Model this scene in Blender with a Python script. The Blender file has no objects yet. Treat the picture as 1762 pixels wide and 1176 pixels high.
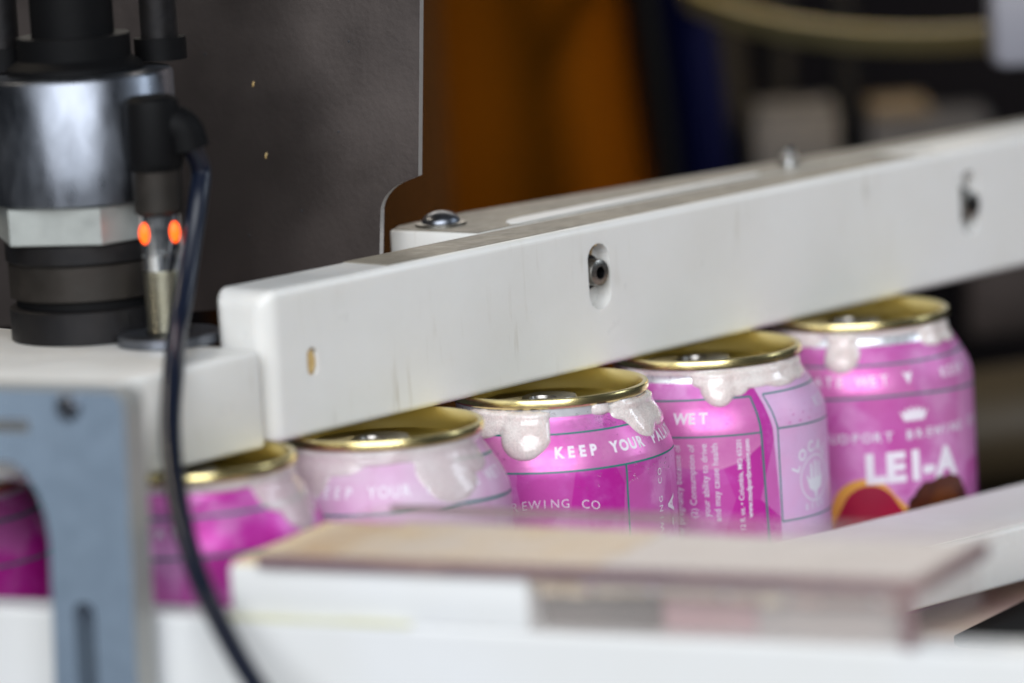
import bpy, bmesh, math, random
from mathutils import Vector, Matrix, noise
random.seed(4)
S = 0.001                                   # every length below is in millimetres
scene = bpy.context.scene
col = scene.collection
R = math.radians

# ---------------------------------------------------------------- camera
AZ, PITCH, ROLL = R(42.88), R(8.88), R(3.43)
dv = Vector((math.cos(AZ), math.sin(AZ), 0))            # level direction of view
rv = Vector((math.sin(AZ), -math.cos(AZ), 0))           # level direction to the right
zv = Vector((0, 0, 1))
D = dv * math.cos(PITCH) - zv * math.sin(PITCH)
u0 = dv * math.sin(PITCH) + zv * math.cos(PITCH)
U = math.cos(ROLL) * u0 + math.sin(ROLL) * rv
Rt = math.cos(ROLL) * rv - math.sin(ROLL) * u0
cam_d = bpy.data.cameras.new('camera'); cam = bpy.data.objects.new('camera', cam_d); col.objects.link(cam)
m = Matrix((Rt, U, -D)).transposed().to_4x4()
m.translation = Vector((-979.69, -896.60, 219.71)) * S
cam.matrix_world = m
cam_d.sensor_width = 36; cam_d.lens = 172.9; cam_d.clip_start = 0.05; cam_d.clip_end = 30
cam_d.dof.use_dof = True; cam_d.dof.focus_distance = 1.338; cam_d.dof.aperture_fstop = 4.8
cam_d.dof.aperture_blades = 9
scene.camera = cam

# ---------------------------------------------------------------- world and lamps
w = bpy.data.worlds.new('World'); scene.world = w; w.use_nodes = True
w.node_tree.nodes['Background'].inputs[0].default_value = (0.75, 0.85, 1.0, 1)
w.node_tree.nodes['Background'].inputs[1].default_value = 0.04
def area(name, pos, target, sx, sy, power, color):
    l = bpy.data.lights.new(name, 'AREA'); l.shape = 'RECTANGLE'; l.size = sx; l.size_y = sy
    l.energy = power; l.color = color
    o = bpy.data.objects.new(name, l); col.objects.link(o)
    o.location = pos; o.rotation_euler = (Vector(target) - Vector(pos)).to_track_quat('-Z', 'Y').to_euler()
    return o
area('window_light', (-1.65, -1.15, 1.05), (0, 0, 0), 2.5, 1.7, 78, (0.93, 0.965, 1.0))
area('ceiling_strip', (-0.55, 1.3, 1.5), (0, 0.1, 0), 0.9, 0.16, 10, (1.0, 0.86, 0.66))
area('drum_fill_light', tuple((rv * 260 + dv * 250 + zv * 260) * S), tuple((rv * 40 + dv * 440 + zv * 40) * S), 0.12, 0.12, 0.3, (1.0, 0.74, 0.42)).data.spread = R(40)  # added unseen fill, brightens the right side of the drum
area('hall_light', (1.5, -1.5, 1.0), (0, 0, 0), 0.5, 0.9, 10, (0.8, 0.9, 1.0))
area('top_glare_fill', tuple(dv * 2.5 + zv * 1.15), (0, 0, 0), 1.6, 0.8, 11, (1.0, 0.93, 0.84))  # added unseen light behind the scene, gives glare on top surfaces
scene.view_settings.view_transform = 'Standard'; scene.view_settings.look = 'None'
scene.view_settings.exposure = 0; scene.view_settings.gamma = 1
scene.render.engine = 'CYCLES'

# ---------------------------------------------------------------- materials
def lin(h):
    h = h.lstrip('#'); out = []
    for i in (0, 2, 4):
        c = int(h[i:i+2], 16) / 255
        out.append(c / 12.92 if c <= 0.04045 else ((c + 0.055) / 1.055) ** 2.4)
    return (*out, 1)
def mat(name, base, rough=0.5, metal=0.0, var=None, vscale=60, vamt=0.5, bump=0.0, bscale=400, rvar=0.0,
        sss=0.0, emit=None, alpha=None, trans=0.0, ior=1.45, coat=0.0, stretch=None, spec=None, marks=0.0):
    m = bpy.data.materials.new(name); m.use_nodes = True; nt = m.node_tree; N = nt.nodes; L = nt.links
    b = N['Principled BSDF']
    base = lin(base) if isinstance(base, str) else base
    b.inputs['Base Color'].default_value = base; b.inputs['Roughness'].default_value = rough
    b.inputs['Metallic'].default_value = metal; b.inputs['IOR'].default_value = ior
    b.inputs['Coat Weight'].default_value = coat; b.inputs['Coat Roughness'].default_value = 0.08
    b.inputs['Transmission Weight'].default_value = trans
    tc = N.new('ShaderNodeTexCoord'); mp = N.new('ShaderNodeMapping'); L.new(tc.outputs['Object'], mp.inputs[0])
    if stretch: mp.inputs['Scale'].default_value = stretch
    if var is not None:
        var = lin(var) if isinstance(var, str) else var
        n = N.new('ShaderNodeTexNoise'); n.inputs['Scale'].default_value = vscale; n.inputs['Detail'].default_value = 6
        n.inputs['Roughness'].default_value = 0.62
        L.new(mp.outputs[0], n.inputs[0])
        cr = N.new('ShaderNodeValToRGB'); cr.color_ramp.elements[0].position = 0.5 - 0.22; cr.color_ramp.elements[1].position = 0.5 + 0.22
        cr.color_ramp.elements[0].color = base
        mixc = tuple(base[i] * (1 - vamt) + var[i] * vamt for i in range(3)) + (1,)
        cr.color_ramp.elements[1].color = mixc
        L.new(n.outputs[0], cr.inputs[0]); L.new(cr.outputs[0], b.inputs['Base Color'])
    if marks:
        # scuffs and dried splashes: stretched streaks and small spots, a little darker and yellower
        src = b.inputs['Base Color'].links[0].from_socket
        mp4 = N.new('ShaderNodeMapping'); mp4.inputs['Scale'].default_value = (1, 1, 0.12); mp4.inputs['Rotation'].default_value = (0.3, 1.2, 0.2); L.new(tc.outputs['Object'], mp4.inputs[0])
        n4 = N.new('ShaderNodeTexNoise'); n4.inputs['Scale'].default_value = 420; n4.inputs['Detail'].default_value = 4; L.new(mp4.outputs[0], n4.inputs[0])
        n5 = N.new('ShaderNodeTexNoise'); n5.inputs['Scale'].default_value = 34; n5.inputs['Detail'].default_value = 3; L.new(tc.outputs['Object'], n5.inputs[0])
        r4 = N.new('ShaderNodeMapRange'); r4.inputs[1].default_value = 0.56; r4.inputs[2].default_value = 0.74; L.new(n4.outputs[0], r4.inputs[0])
        r5 = N.new('ShaderNodeMapRange'); r5.inputs[1].default_value = 0.48; r5.inputs[2].default_value = 0.68; L.new(n5.outputs[0], r5.inputs[0])
        mm_ = N.new('ShaderNodeMath'); mm_.operation = 'MULTIPLY'; L.new(r4.outputs[0], mm_.inputs[0]); L.new(r5.outputs[0], mm_.inputs[1])
        m2_ = N.new('ShaderNodeMath'); m2_.operation = 'MULTIPLY'; m2_.inputs[1].default_value = marks * 3; L.new(mm_.outputs[0], m2_.inputs[0])
        mx_ = N.new('ShaderNodeMixRGB'); mx_.inputs[2].default_value = (0.40, 0.35, 0.26, 1); L.new(m2_.outputs[0], mx_.inputs[0]); L.new(src, mx_.inputs[1]); L.new(mx_.outputs[0], b.inputs['Base Color'])
    if rvar:
        n2 = N.new('ShaderNodeTexNoise'); n2.inputs['Scale'].default_value = vscale * 3; n2.inputs['Detail'].default_value = 5
        L.new(mp.outputs[0], n2.inputs[0])
        mr = N.new('ShaderNodeMapRange'); mr.inputs[1].default_value = 0.3; mr.inputs[2].default_value = 0.7
        mr.inputs[3].default_value = max(0.02, rough - rvar); mr.inputs[4].default_value = min(1, rough + rvar)
        L.new(n2.outputs[0], mr.inputs[0]); L.new(mr.outputs[0], b.inputs['Roughness'])
    if bump:
        n3 = N.new('ShaderNodeTexNoise'); n3.inputs['Scale'].default_value = bscale; n3.inputs['Detail'].default_value = 4
        L.new(mp.outputs[0], n3.inputs[0])
        bp = N.new('ShaderNodeBump'); bp.inputs['Strength'].default_value = bump; bp.inputs['Distance'].default_value = 0.0004
        L.new(n3.outputs[0], bp.inputs['Height']); L.new(bp.outputs[0], b.inputs['Normal'])
    if sss:
        b.inputs['Subsurface Weight'].default_value = sss; b.inputs['Subsurface Radius'].default_value = (1, 0.9, 0.8)
        b.inputs['Subsurface Scale'].default_value = 0.004
    if emit:
        b.inputs['Emission Color'].default_value = lin(emit[0]); b.inputs['Emission Strength'].default_value = emit[1]
    if spec is not None: b.inputs['Specular IOR Level'].default_value = spec
    if alpha is not None: b.inputs['Alpha'].default_value = alpha
    return m

M = {}
M['hdpe'] = mat('white_plastic', (0.77, 0.765, 0.75, 1), 0.36, var=(0.69, 0.675, 0.64, 1), vscale=18, vamt=0.8, bump=0.12, bscale=700, rvar=0.1, sss=0.35, marks=0.13)
M['hdpe_dull'] = mat('white_plastic_scuffed', (0.52, 0.50, 0.47, 1), 0.42, var=(0.42, 0.38, 0.31, 1), vscale=60, vamt=0.9, bump=0.4, bscale=300, rvar=0.12)
M['grimy'] = mat('grimy_plastic_top', (0.17, 0.155, 0.13, 1), 0.5, var=(0.30, 0.27, 0.22, 1), vscale=90, vamt=1.0, bump=0.5, bscale=350, rvar=0.1, spec=0.35)
M['hdpe_bright'] = mat('white_plastic_front', (0.76, 0.77, 0.785, 1), 0.5, var=(0.70, 0.69, 0.65, 1), vscale=12, vamt=0.7, bump=0.1, bscale=300)
M['stain'] = mat('amber_stain', '#b98a3a', 0.5, var='#d9c796', vscale=500, vamt=0.8)
M['stain_dark'] = mat('brown_residue', '#7a4d14', 0.6, var='#b98a3a', vscale=900, vamt=0.7)
M['gold'] = mat('gold_lacquered_aluminium', (0.80, 0.67, 0.32, 1), 0.24, 1.0, bump=0.03, bscale=900)
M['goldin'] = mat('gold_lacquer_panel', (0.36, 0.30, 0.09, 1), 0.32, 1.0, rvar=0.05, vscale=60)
M['alu'] = mat('bare_aluminium', (0.80, 0.81, 0.85, 1), 0.32, 0.6, rvar=0.08, vscale=200, bump=0.03)
M['tabmetal'] = mat('dull_tab_metal', (0.34, 0.32, 0.30, 1), 0.35, 1.0, rvar=0.1, vscale=300)
M['steel'] = mat('brushed_steel', (0.17, 0.18, 0.205, 1), 0.36, 1.0, var=(0.22, 0.24, 0.28, 1), vscale=45, vamt=0.9, rvar=0.12, bump=0.12, bscale=260, stretch=(1, 1, 0.45))
M['bright_steel'] = mat('bright_zinc_steel', (0.46, 0.48, 0.46, 1), 0.45, 0.6, var=(0.34, 0.36, 0.35, 1), vscale=45, vamt=0.9, rvar=0.1)
M['screw'] = mat('dark_screw_steel', (0.34, 0.33, 0.31, 1), 0.32, 1.0, var=(0.24, 0.23, 0.2, 1), vscale=700, rvar=0.12)
M['black'] = mat('black_rubber', (0.003, 0.003, 0.0035, 1), 0.6, bump=0.1, spec=0.15)
M['darkmetal'] = mat('dark_oiled_metal', (0.012, 0.012, 0.014, 1), 0.5, 0.6, var=(0.03, 0.024, 0.02, 1), vscale=60, rvar=0.12, bump=0.2)
M['brownmetal'] = mat('brown_aged_metal', (0.034, 0.028, 0.024, 1), 0.5, 0.6, var=(0.022, 0.022, 0.02, 1), vscale=60, rvar=0.12, bump=0.2)
M['sheet'] = mat('dull_stainless_sheet', (0.155, 0.128, 0.118, 1), 0.42, 0.85, var=(0.11, 0.095, 0.092, 1), vscale=9, vamt=0.6, rvar=0.12, bump=0.16, bscale=600)
M['sheetedge'] = mat('steel_edge_highlight', (0.55, 0.53, 0.52, 1), 0.5, 0.6, var=(0.4, 0.38, 0.35, 1), vscale=300)  # paler colour paints the bright highlight along the sheet edge
M['bracket'] = mat('blue_grey_paint', (0.235, 0.30, 0.38, 1), 0.42, 0.35, var=(0.19, 0.25, 0.33, 1), vscale=60, rvar=0.1, bump=0.1)
M['bracket_side'] = mat('pale_bracket_edge', (0.34, 0.34, 0.33, 1), 0.45, 0.3, var=(0.5, 0.5, 0.47, 1), vscale=40)  # bracket side faces, paler and greyer than its front
M['chrome'] = mat('nickel_plating', (0.78, 0.79, 0.8, 1), 0.16, 1.0, rvar=0.04, vscale=200)
M['brass'] = mat('brass_thread', (0.55, 0.53, 0.44, 1), 0.3, 1.0, var=(0.45, 0.42, 0.3, 1), vscale=300)
M['led'] = mat('orange_lamp', '#ff5a12', 0.4, emit=('#ff5510', 2.2))
M['cable'] = mat('navy_black_cable', (0.006, 0.009, 0.02, 1), 0.32, bump=0.05)
M['green'] = mat('teal_ink', (0.005, 0.19, 0.16, 1), 0.4)
M['ink'] = mat('white_ink', (0.78, 0.72, 0.80, 1), 0.4)
M['ink_pale'] = mat('pale_ink', (0.72, 0.70, 0.78, 1), 0.4)
M['lilac'] = mat('lilac_print', (0.62, 0.42, 0.66, 1), 0.36, var=(0.66, 0.34, 0.58, 1), vscale=90, vamt=0.8)
M['lightpink'] = mat('light_pink_print', (0.60, 0.10, 0.42, 1), 0.33, 0.3, var=(0.74, 0.28, 0.56, 1), vscale=75, vamt=1.0)
M['crimson'] = mat('crimson_print', (0.36, 0.003, 0.035, 1), 0.4, var=(0.20, 0.002, 0.03, 1), vscale=90)
M['yellow'] = mat('yellow_print', (0.72, 0.38, 0.05, 1), 0.36, var=(0.75, 0.25, 0.12, 1), vscale=120)
M['brownprint'] = mat('brown_print', (0.018, 0.006, 0.005, 1), 0.36, var=(0.10, 0.02, 0.005, 1), vscale=110, vamt=1)
M['orangeprint'] = mat('orange_brown_print', (0.17, 0.04, 0.004, 1), 0.36, var=(0.04, 0.012, 0.005, 1), vscale=160, vamt=1)
M['orange'] = mat('rust_orange_drum', (0.034, 0.0115, 0.0007, 1), 0.95, spec=0.0)
M['bracketgrey'] = mat('pale_grey_paint', (0.26, 0.26, 0.30, 1), 0.5, var=(0.22, 0.22, 0.25, 1), vscale=30)
M['drumshade'] = mat('dark_brown_drum_shade', (0.020, 0.008, 0.0015, 1), 0.95, var=(0.016, 0.007, 0.002, 1), vscale=10, spec=0.1)
M['navy'] = mat('navy_hose', (0.0001, 0.0006, 0.009, 1), 0.7, spec=0.03)
M['backdrop'] = mat('dark_hall_wall', (0.006, 0.005, 0.006, 1), 0.9, var=(0.016, 0.012, 0.011, 1), vscale=5, spec=0.1)
M['greybox'] = mat('grey_casting', (0.034, 0.036, 0.042, 1), 0.6, 0.0, spec=0.2, var=(0.06, 0.06, 0.07, 1), vscale=20)
M['tanbox'] = mat('tan_casting', (0.085, 0.06, 0.03, 1), 0.5, 0.0, var=(0.05, 0.042, 0.03, 1), vscale=20)
M['ring'] = mat('khaki_metal_ring', (0.15, 0.13, 0.065, 1), 0.4, 0.6, var=(0.11, 0.1, 0.05, 1), vscale=15, rvar=0.05)
M['hdpe_pale'] = mat('pale_wet_plastic', (0.82, 0.82, 0.82, 1), 0.5, var=(0.78, 0.74, 0.70, 1), vscale=22, vamt=0.8, bump=0.1, bscale=200, spec=0.2)
M['tanstain'] = mat('tan_beer_stain', (0.66, 0.42, 0.16, 1), 0.5, var=(0.8, 0.7, 0.52, 1), vscale=60, vamt=1, spec=0.2)
M['seam'] = mat('yellowed_seam', (0.62, 0.60, 0.34, 1), 0.5, var=(0.74, 0.74, 0.62, 1), vscale=50, vamt=1)
M['glint'] = mat('warm_painted_glint', (0.95, 0.85, 0.68, 1), 0.25, var=(0.8, 0.6, 0.4, 1), vscale=40)
M['greybar'] = mat('grey_bar', (0.13, 0.12, 0.115, 1), 0.5, var=(0.28, 0.25, 0.22, 1), vscale=30)
M['pinkreflect'] = mat('pink_reflection_bar', (0.46, 0.33, 0.33, 1), 0.5, var=(0.5, 0.24, 0.32, 1), vscale=30)
M['greypale'] = mat('pale_grey_bar', (0.36, 0.34, 0.34, 1), 0.5, var=(0.6, 0.55, 0.5, 1), vscale=30)
M['amber'] = mat('spilled_beer_film', (0.76, 0.58, 0.30, 1), 0.45, var=(0.84, 0.80, 0.74, 1), vscale=30, vamt=1.0, bump=0.2, bscale=120, spec=0.2)
M['traybeige'] = mat('beige_wet_tray', (0.72, 0.60, 0.48, 1), 0.5, 0.0, spec=0.3, var=(0.6, 0.36, 0.38, 1), vscale=30, vamt=0.8)

def acrylic():
    m = bpy.data.materials.new('clear_mauve_acrylic'); m.use_nodes = True; N = m.node_tree.nodes; L = m.node_tree.links
    N.clear(); out = N.new('ShaderNodeOutputMaterial'); mx = N.new('ShaderNodeMixShader')
    tr = N.new('ShaderNodeBsdfTransparent'); tr.inputs[0].default_value = (0.97, 0.955, 0.95, 1)
    b = N.new('ShaderNodeBsdfPrincipled'); b.inputs['Base Color'].default_value = (0.72, 0.68, 0.66, 1); b.inputs['Roughness'].default_value = 0.4; b.inputs['Specular IOR Level'].default_value = 0.2
    n = N.new('ShaderNodeTexNoise'); n.inputs['Scale'].default_value = 60; tc = N.new('ShaderNodeTexCoord'); L.new(tc.outputs['Object'], n.inputs[0])
    mr = N.new('ShaderNodeMapRange'); mr.inputs[3].default_value = 0.04; mr.inputs[4].default_value = 0.18
    L.new(n.outputs[0], mr.inputs[0]); L.new(mr.outputs[0], mx.inputs[0]); L.new(tr.outputs[0], mx.inputs[1]); L.new(b.outputs[0], mx.inputs[2]); L.new(mx.outputs[0], out.inputs[0])
    return m
M['acrylic'] = acrylic()
M['acrylic_edge'] = mat('acrylic_cut_edge', (0.13, 0.08, 0.11, 1), 0.4, spec=0.3, var=(0.30, 0.20, 0.19, 1), vscale=25, vamt=0.9)

def label_mat(name, seed, wash=0.0):
    """metallic pink watercolour print: leaf-like patches of three pinks, bare aluminium at the neck"""
    m = bpy.data.materials.new(name); m.use_nodes = True; N = m.node_tree.nodes; L = m.node_tree.links
    b = N['Principled BSDF']; b.inputs['Roughness'].default_value = 0.39 + 0.1 * wash; b.inputs['Metallic'].default_value = 0.28 * (1 - wash)
    tc = N.new('ShaderNodeTexCoord'); mp = N.new('ShaderNodeMapping'); mp.inputs['Location'].default_value = (seed, seed * 0.7, seed * 0.3)
    L.new(tc.outputs['Object'], mp.inputs[0])
    n1 = N.new('ShaderNodeTexNoise'); n1.inputs['Scale'].default_value = 70; n1.inputs['Detail'].default_value = 5; n1.inputs['Roughness'].default_value = 0.6
    L.new(mp.outputs[0], n1.inputs[0])
    cr = N.new('ShaderNodeValToRGB'); e = cr.color_ramp.elements
    e[0].position = 0.42; e[0].color = (0.52, 0.016, 0.33, 1); e[1].position = 0.60; e[1].color = (0.70, 0.26, 0.60, 1)
    k = e.new(0.5); k.color = (0.56, 0.055, 0.41, 1)
    L.new(n1.outputs[0], cr.inputs[0])
    mp2 = N.new('ShaderNodeMapping'); mp2.inputs['Location'].default_value = (seed * 1.3, 0.2, seed); mp2.inputs['Scale'].default_value = (1, 1, 0.6)
    L.new(tc.outputs['Object'], mp2.inputs[0])
    v = N.new('ShaderNodeTexVoronoi'); v.inputs['Scale'].default_value = 62; L.new(mp2.outputs[0], v.inputs[0])
    sp = N.new('ShaderNodeSeparateColor'); L.new(v.outputs['Color'], sp.inputs[0])
    cr2 = N.new('ShaderNodeValToRGB'); cr2.color_ramp.interpolation = 'LINEAR'
    cr2.color_ramp.elements[0].position = 0.3; cr2.color_ramp.elements[0].color = (0.50, 0.015, 0.33, 1)
    cr2.color_ramp.elements[1].position = 0.9; cr2.color_ramp.elements[1].color = (0.72, 0.34, 0.66, 1)
    L.new(sp.outputs[0], cr2.inputs[0])
    mx = N.new('ShaderNodeMixRGB'); mx.inputs[0].default_value = 0.45; L.new(cr.outputs[0], mx.inputs[1]); L.new(cr2.outputs[0], mx.inputs[2])
    # dull film of dried foam on some cans
    mw = N.new('ShaderNodeMixRGB'); mw.inputs[2].default_value = (0.62, 0.50, 0.60, 1)
    n2 = N.new('ShaderNodeTexNoise'); n2.inputs['Scale'].default_value = 30; L.new(mp.outputs[0], n2.inputs[0])
    mr = N.new('ShaderNodeMapRange'); mr.inputs[1].default_value = 0.35; mr.inputs[2].default_value = 0.65
    mr.inputs[3].default_value = wash * 0.4; mr.inputs[4].default_value = wash; L.new(n2.outputs[0], mr.inputs[0])
    L.new(mr.outputs[0], mw.inputs[0]); L.new(mx.outputs[0], mw.inputs[1])
    L.new(mw.outputs[0], b.inputs['Base Color'])
    bp = N.new('ShaderNodeBump'); bp.inputs['Strength'].default_value = 0.08; bp.inputs['Distance'].default_value = 0.0003
    n3 = N.new('ShaderNodeTexNoise'); n3.inputs['Scale'].default_value = 900; L.new(tc.outputs['Object'], n3.inputs[0])
    L.new(n3.outputs[0], bp.inputs['Height']); L.new(bp.outputs[0], b.inputs['Normal'])
    return m

def foam_mat():
    m = bpy.data.materials.new('beer_foam'); m.use_nodes = True; N = m.node_tree.nodes; L = m.node_tree.links
    b = N['Principled BSDF']; b.inputs['Roughness'].default_value = 0.2; b.inputs['Coat Weight'].default_value = 0.9; b.inputs['Coat Roughness'].default_value = 0.05
    b.inputs['Subsurface Weight'].default_value = 0.7; b.inputs['Subsurface Radius'].default_value = (1, 0.8, 0.8); b.inputs['Subsurface Scale'].default_value = 0.0022
    tc = N.new('ShaderNodeTexCoord')
    n = N.new('ShaderNodeTexNoise'); n.inputs['Scale'].default_value = 130; n.inputs['Detail'].default_value = 5; L.new(tc.outputs['Object'], n.inputs[0])
    v = N.new('ShaderNodeTexVoronoi'); v.inputs['Scale'].default_value = 2300; v.feature = 'F1'; L.new(tc.outputs['Object'], v.inputs[0])
    v2 = N.new('ShaderNodeTexVoronoi'); v2.inputs['Scale'].default_value = 1100; L.new(tc.outputs['Object'], v2.inputs[0])
    cr = N.new('ShaderNodeValToRGB'); cr.color_ramp.elements[0].position = 0.3; cr.color_ramp.elements[1].position = 0.7
    cr.color_ramp.elements[0].color = (0.80, 0.69, 0.66, 1); cr.color_ramp.elements[1].color = (0.88, 0.82, 0.79, 1)
    L.new(n.outputs[0], cr.inputs[0])
    cr3 = N.new('ShaderNodeValToRGB'); cr3.color_ramp.elements[0].position = 0.0; cr3.color_ramp.elements[0].color = (1.12, 1.12, 1.12, 1)
    cr3.color_ramp.elements[1].position = 0.75; cr3.color_ramp.elements[1].color = (0.72, 0.70, 0.70, 1); L.new(v.outputs['Distance'], cr3.inputs[0])
    mul = N.new('ShaderNodeMixRGB'); mul.blend_type = 'MULTIPLY'; mul.inputs[0].default_value = 0.6
    L.new(cr.outputs[0], mul.inputs[1]); L.new(cr3.outputs[0], mul.inputs[2]); L.new(mul.outputs[0], b.inputs['Base Color'])
    bp = N.new('ShaderNodeBump'); bp.inputs['Strength'].default_value = 0.3; bp.inputs['Distance'].default_value = 0.0002; bp.invert = True
    L.new(v.outputs['Distance'], bp.inputs['Height'])
    bp2 = N.new('ShaderNodeBump'); bp2.inputs['Strength'].default_value = 0.22; bp2.inputs['Distance'].default_value = 0.0004; bp2.invert = True
    L.new(v2.outputs['Distance'], bp2.inputs['Height']); L.new(bp.outputs[0], bp2.inputs['Normal']); L.new(bp2.outputs[0], b.inputs['Normal'])
    return m
M['foam'] = foam_mat()
M['foam_film'] = foam_mat(); M['foam_film'].name = 'thin_foam_film'; M['foam_film'].node_tree.nodes['Principled BSDF'].inputs['Alpha'].default_value = 0.62; M['foam_film'].node_tree.nodes['Principled BSDF'].inputs['Subsurface Weight'].default_value = 0
M['water'] = mat('clear_water', (1, 1, 1, 1), 0.03, trans=1.0, ior=1.33)

# ---------------------------------------------------------------- helpers
def mesh_obj(name, bm, material, parent=None, smooth=True, angle=35, loc=None, rotz=0.0, extra=()):
    me = bpy.data.meshes.new(name)
    bmesh.ops.recalc_face_normals(bm, faces=bm.faces)
    for v in bm.verts: v.co *= S
    if smooth:
        for f in bm.faces: f.smooth = True
        for e in bm.edges:
            if len(e.link_faces) == 2 and e.calc_face_angle(0) > R(angle): e.smooth = False
    bm.to_mesh(me); bm.free()
    me.materials.append(material)
    for x in extra: me.materials.append(x)
    o = bpy.data.objects.new(name, me); col.objects.link(o)
    if parent: o.parent = parent
    if loc is not None: o.location = Vector(loc) * S
    o.rotation_euler.z = rotz
    return o
def tag(o, label=None, cat=None, group=None, kind=None):
    if label: o['label'] = label
    if cat: o['category'] = cat
    if group: o['group'] = group
    if kind: o['kind'] = kind
    return o
def empty(name, loc, label, cat, group=None, rotz=0.0):
    o = bpy.data.objects.new(name, None); o.empty_display_size = 0.01; col.objects.link(o)
    o.location = Vector(loc) * S; o.rotation_euler.z = rotz
    return tag(o, label, cat, group)
def box(bm, x0, x1, y0, y1, z0, z1, bev=0, seg=2):
    r = bmesh.ops.create_cube(bm, size=1)
    for v in r['verts']:
        v.co = Vector((x0 + (v.co.x + .5) * (x1 - x0), y0 + (v.co.y + .5) * (y1 - y0), z0 + (v.co.z + .5) * (z1 - z0)))
    if bev:
        es = list({e for v in r['verts'] for e in v.link_edges})
        bmesh.ops.bevel(bm, geom=es, offset=bev, segments=seg, profile=0.5, affect='EDGES')
def lathe(bm, prof, n=64, c=(0, 0, 0), cap0=False, cap1=False):
    rings = []
    for z, r in prof:
        rings.append([bm.verts.new((c[0] + r * math.cos(2 * math.pi * i / n), c[1] + r * math.sin(2 * math.pi * i / n), c[2] + z)) for i in range(n)])
    for a, b in zip(rings, rings[1:]):
        for i in range(n):
            bm.faces.new((a[i], a[(i + 1) % n], b[(i + 1) % n], b[i]))
    if cap0: bm.faces.new(rings[0])
    if cap1: bm.faces.new(rings[-1])
def prism(bm, pts, z0, z1, bev=0):
    a = [bm.verts.new((x, y, z0)) for x, y in pts]; b = [bm.verts.new((x, y, z1)) for x, y in pts]
    fs = [bm.faces.new(a), bm.faces.new(b)]
    n = len(pts)
    for i in range(n): fs.append(bm.faces.new((a[i], a[(i + 1) % n], b[(i + 1) % n], b[i])))
    if bev:
        bmesh.ops.recalc_face_normals(bm, faces=fs)
        es = list({e for f in fs for e in f.edges})
        bmesh.ops.bevel(bm, geom=es, offset=bev, segments=2, profile=0.5, affect='EDGES')
def tube(bm, pts, r, n=16, sub=6):
    P = [Vector(p) for p in pts]
    path = []
    for i in range(len(P) - 1):
        p0 = P[max(i - 1, 0)]; p1 = P[i]; p2 = P[i + 1]; p3 = P[min(i + 2, len(P) - 1)]
        for k in range(sub):
            t = k / sub
            path.append(0.5 * ((2 * p1) + (p2 - p0) * t + (2 * p0 - 5 * p1 + 4 * p2 - p3) * t * t + (-p0 + 3 * p1 - 3 * p2 + p3) * t ** 3))
    path.append(P[-1])
    ref = Vector((1, 0, 0.13)).normalized(); rings = []
    for i, p in enumerate(path):
        t = (path[min(i + 1, len(path) - 1)] - path[max(i - 1, 0)]).normalized()
        s = (ref - t * ref.dot(t)).normalized(); q = t.cross(s); ref = s
        rings.append([bm.verts.new(p + (s * math.cos(2 * math.pi * k / n) + q * math.sin(2 * math.pi * k / n)) * r) for k in range(n)])
    for a, b in zip(rings, rings[1:]):
        for k in range(n): bm.faces.new((a[k], a[(k + 1) % n], b[(k + 1) % n], b[k]))
    bm.faces.new(rings[0]); bm.faces.new(rings[-1])
def orient(bm, origin, xa, ya, za, verts=None):
    """carry local millimetre coordinates into the frame (xa, ya, za) at origin"""
    for v in (verts or bm.verts):
        c = v.co.copy(); v.co = Vector(origin) + xa * c.x + ya * c.y + za * c.z
def boolean_cut(o, cutters):
    for bm in cutters:
        c = mesh_obj('cutter', bm, M['hdpe'], o.parent, smooth=False); c.location = o.location
        md = o.modifiers.new('cut', 'BOOLEAN'); md.operation = 'DIFFERENCE'; md.object = c; md.solver = 'EXACT'
        dg = bpy.context.evaluated_depsgraph_get(); dg.update()
        me = bpy.data.meshes.new_from_object(o.evaluated_get(dg))
        o.modifiers.clear(); o.data = me
        cm = c.data; bpy.data.objects.remove(c); bpy.data.meshes.remove(cm)
    for p in o.data.polygons: p.use_smooth = False

# ================================================================ SETTING
# level frame facing the camera: V(r, d, z)
def V(r, d, z): return (rv * r + dv * d + zv * z)
bm = bmesh.new(); box(bm, -2400, 2600, 3500, 3520, -700, 2200); orient(bm, (0, 0, 0), rv, dv, zv)
tag(mesh_obj('back_wall', bm, M['backdrop'], smooth=False), kind='structure')
bm = bmesh.new(); box(bm, -2400, 2600, -700, 3500, -710, -700); orient(bm, (0, 0, 0), rv, dv, zv)
tag(mesh_obj('floor', bm, M['backdrop'], smooth=False), kind='structure')

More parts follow.
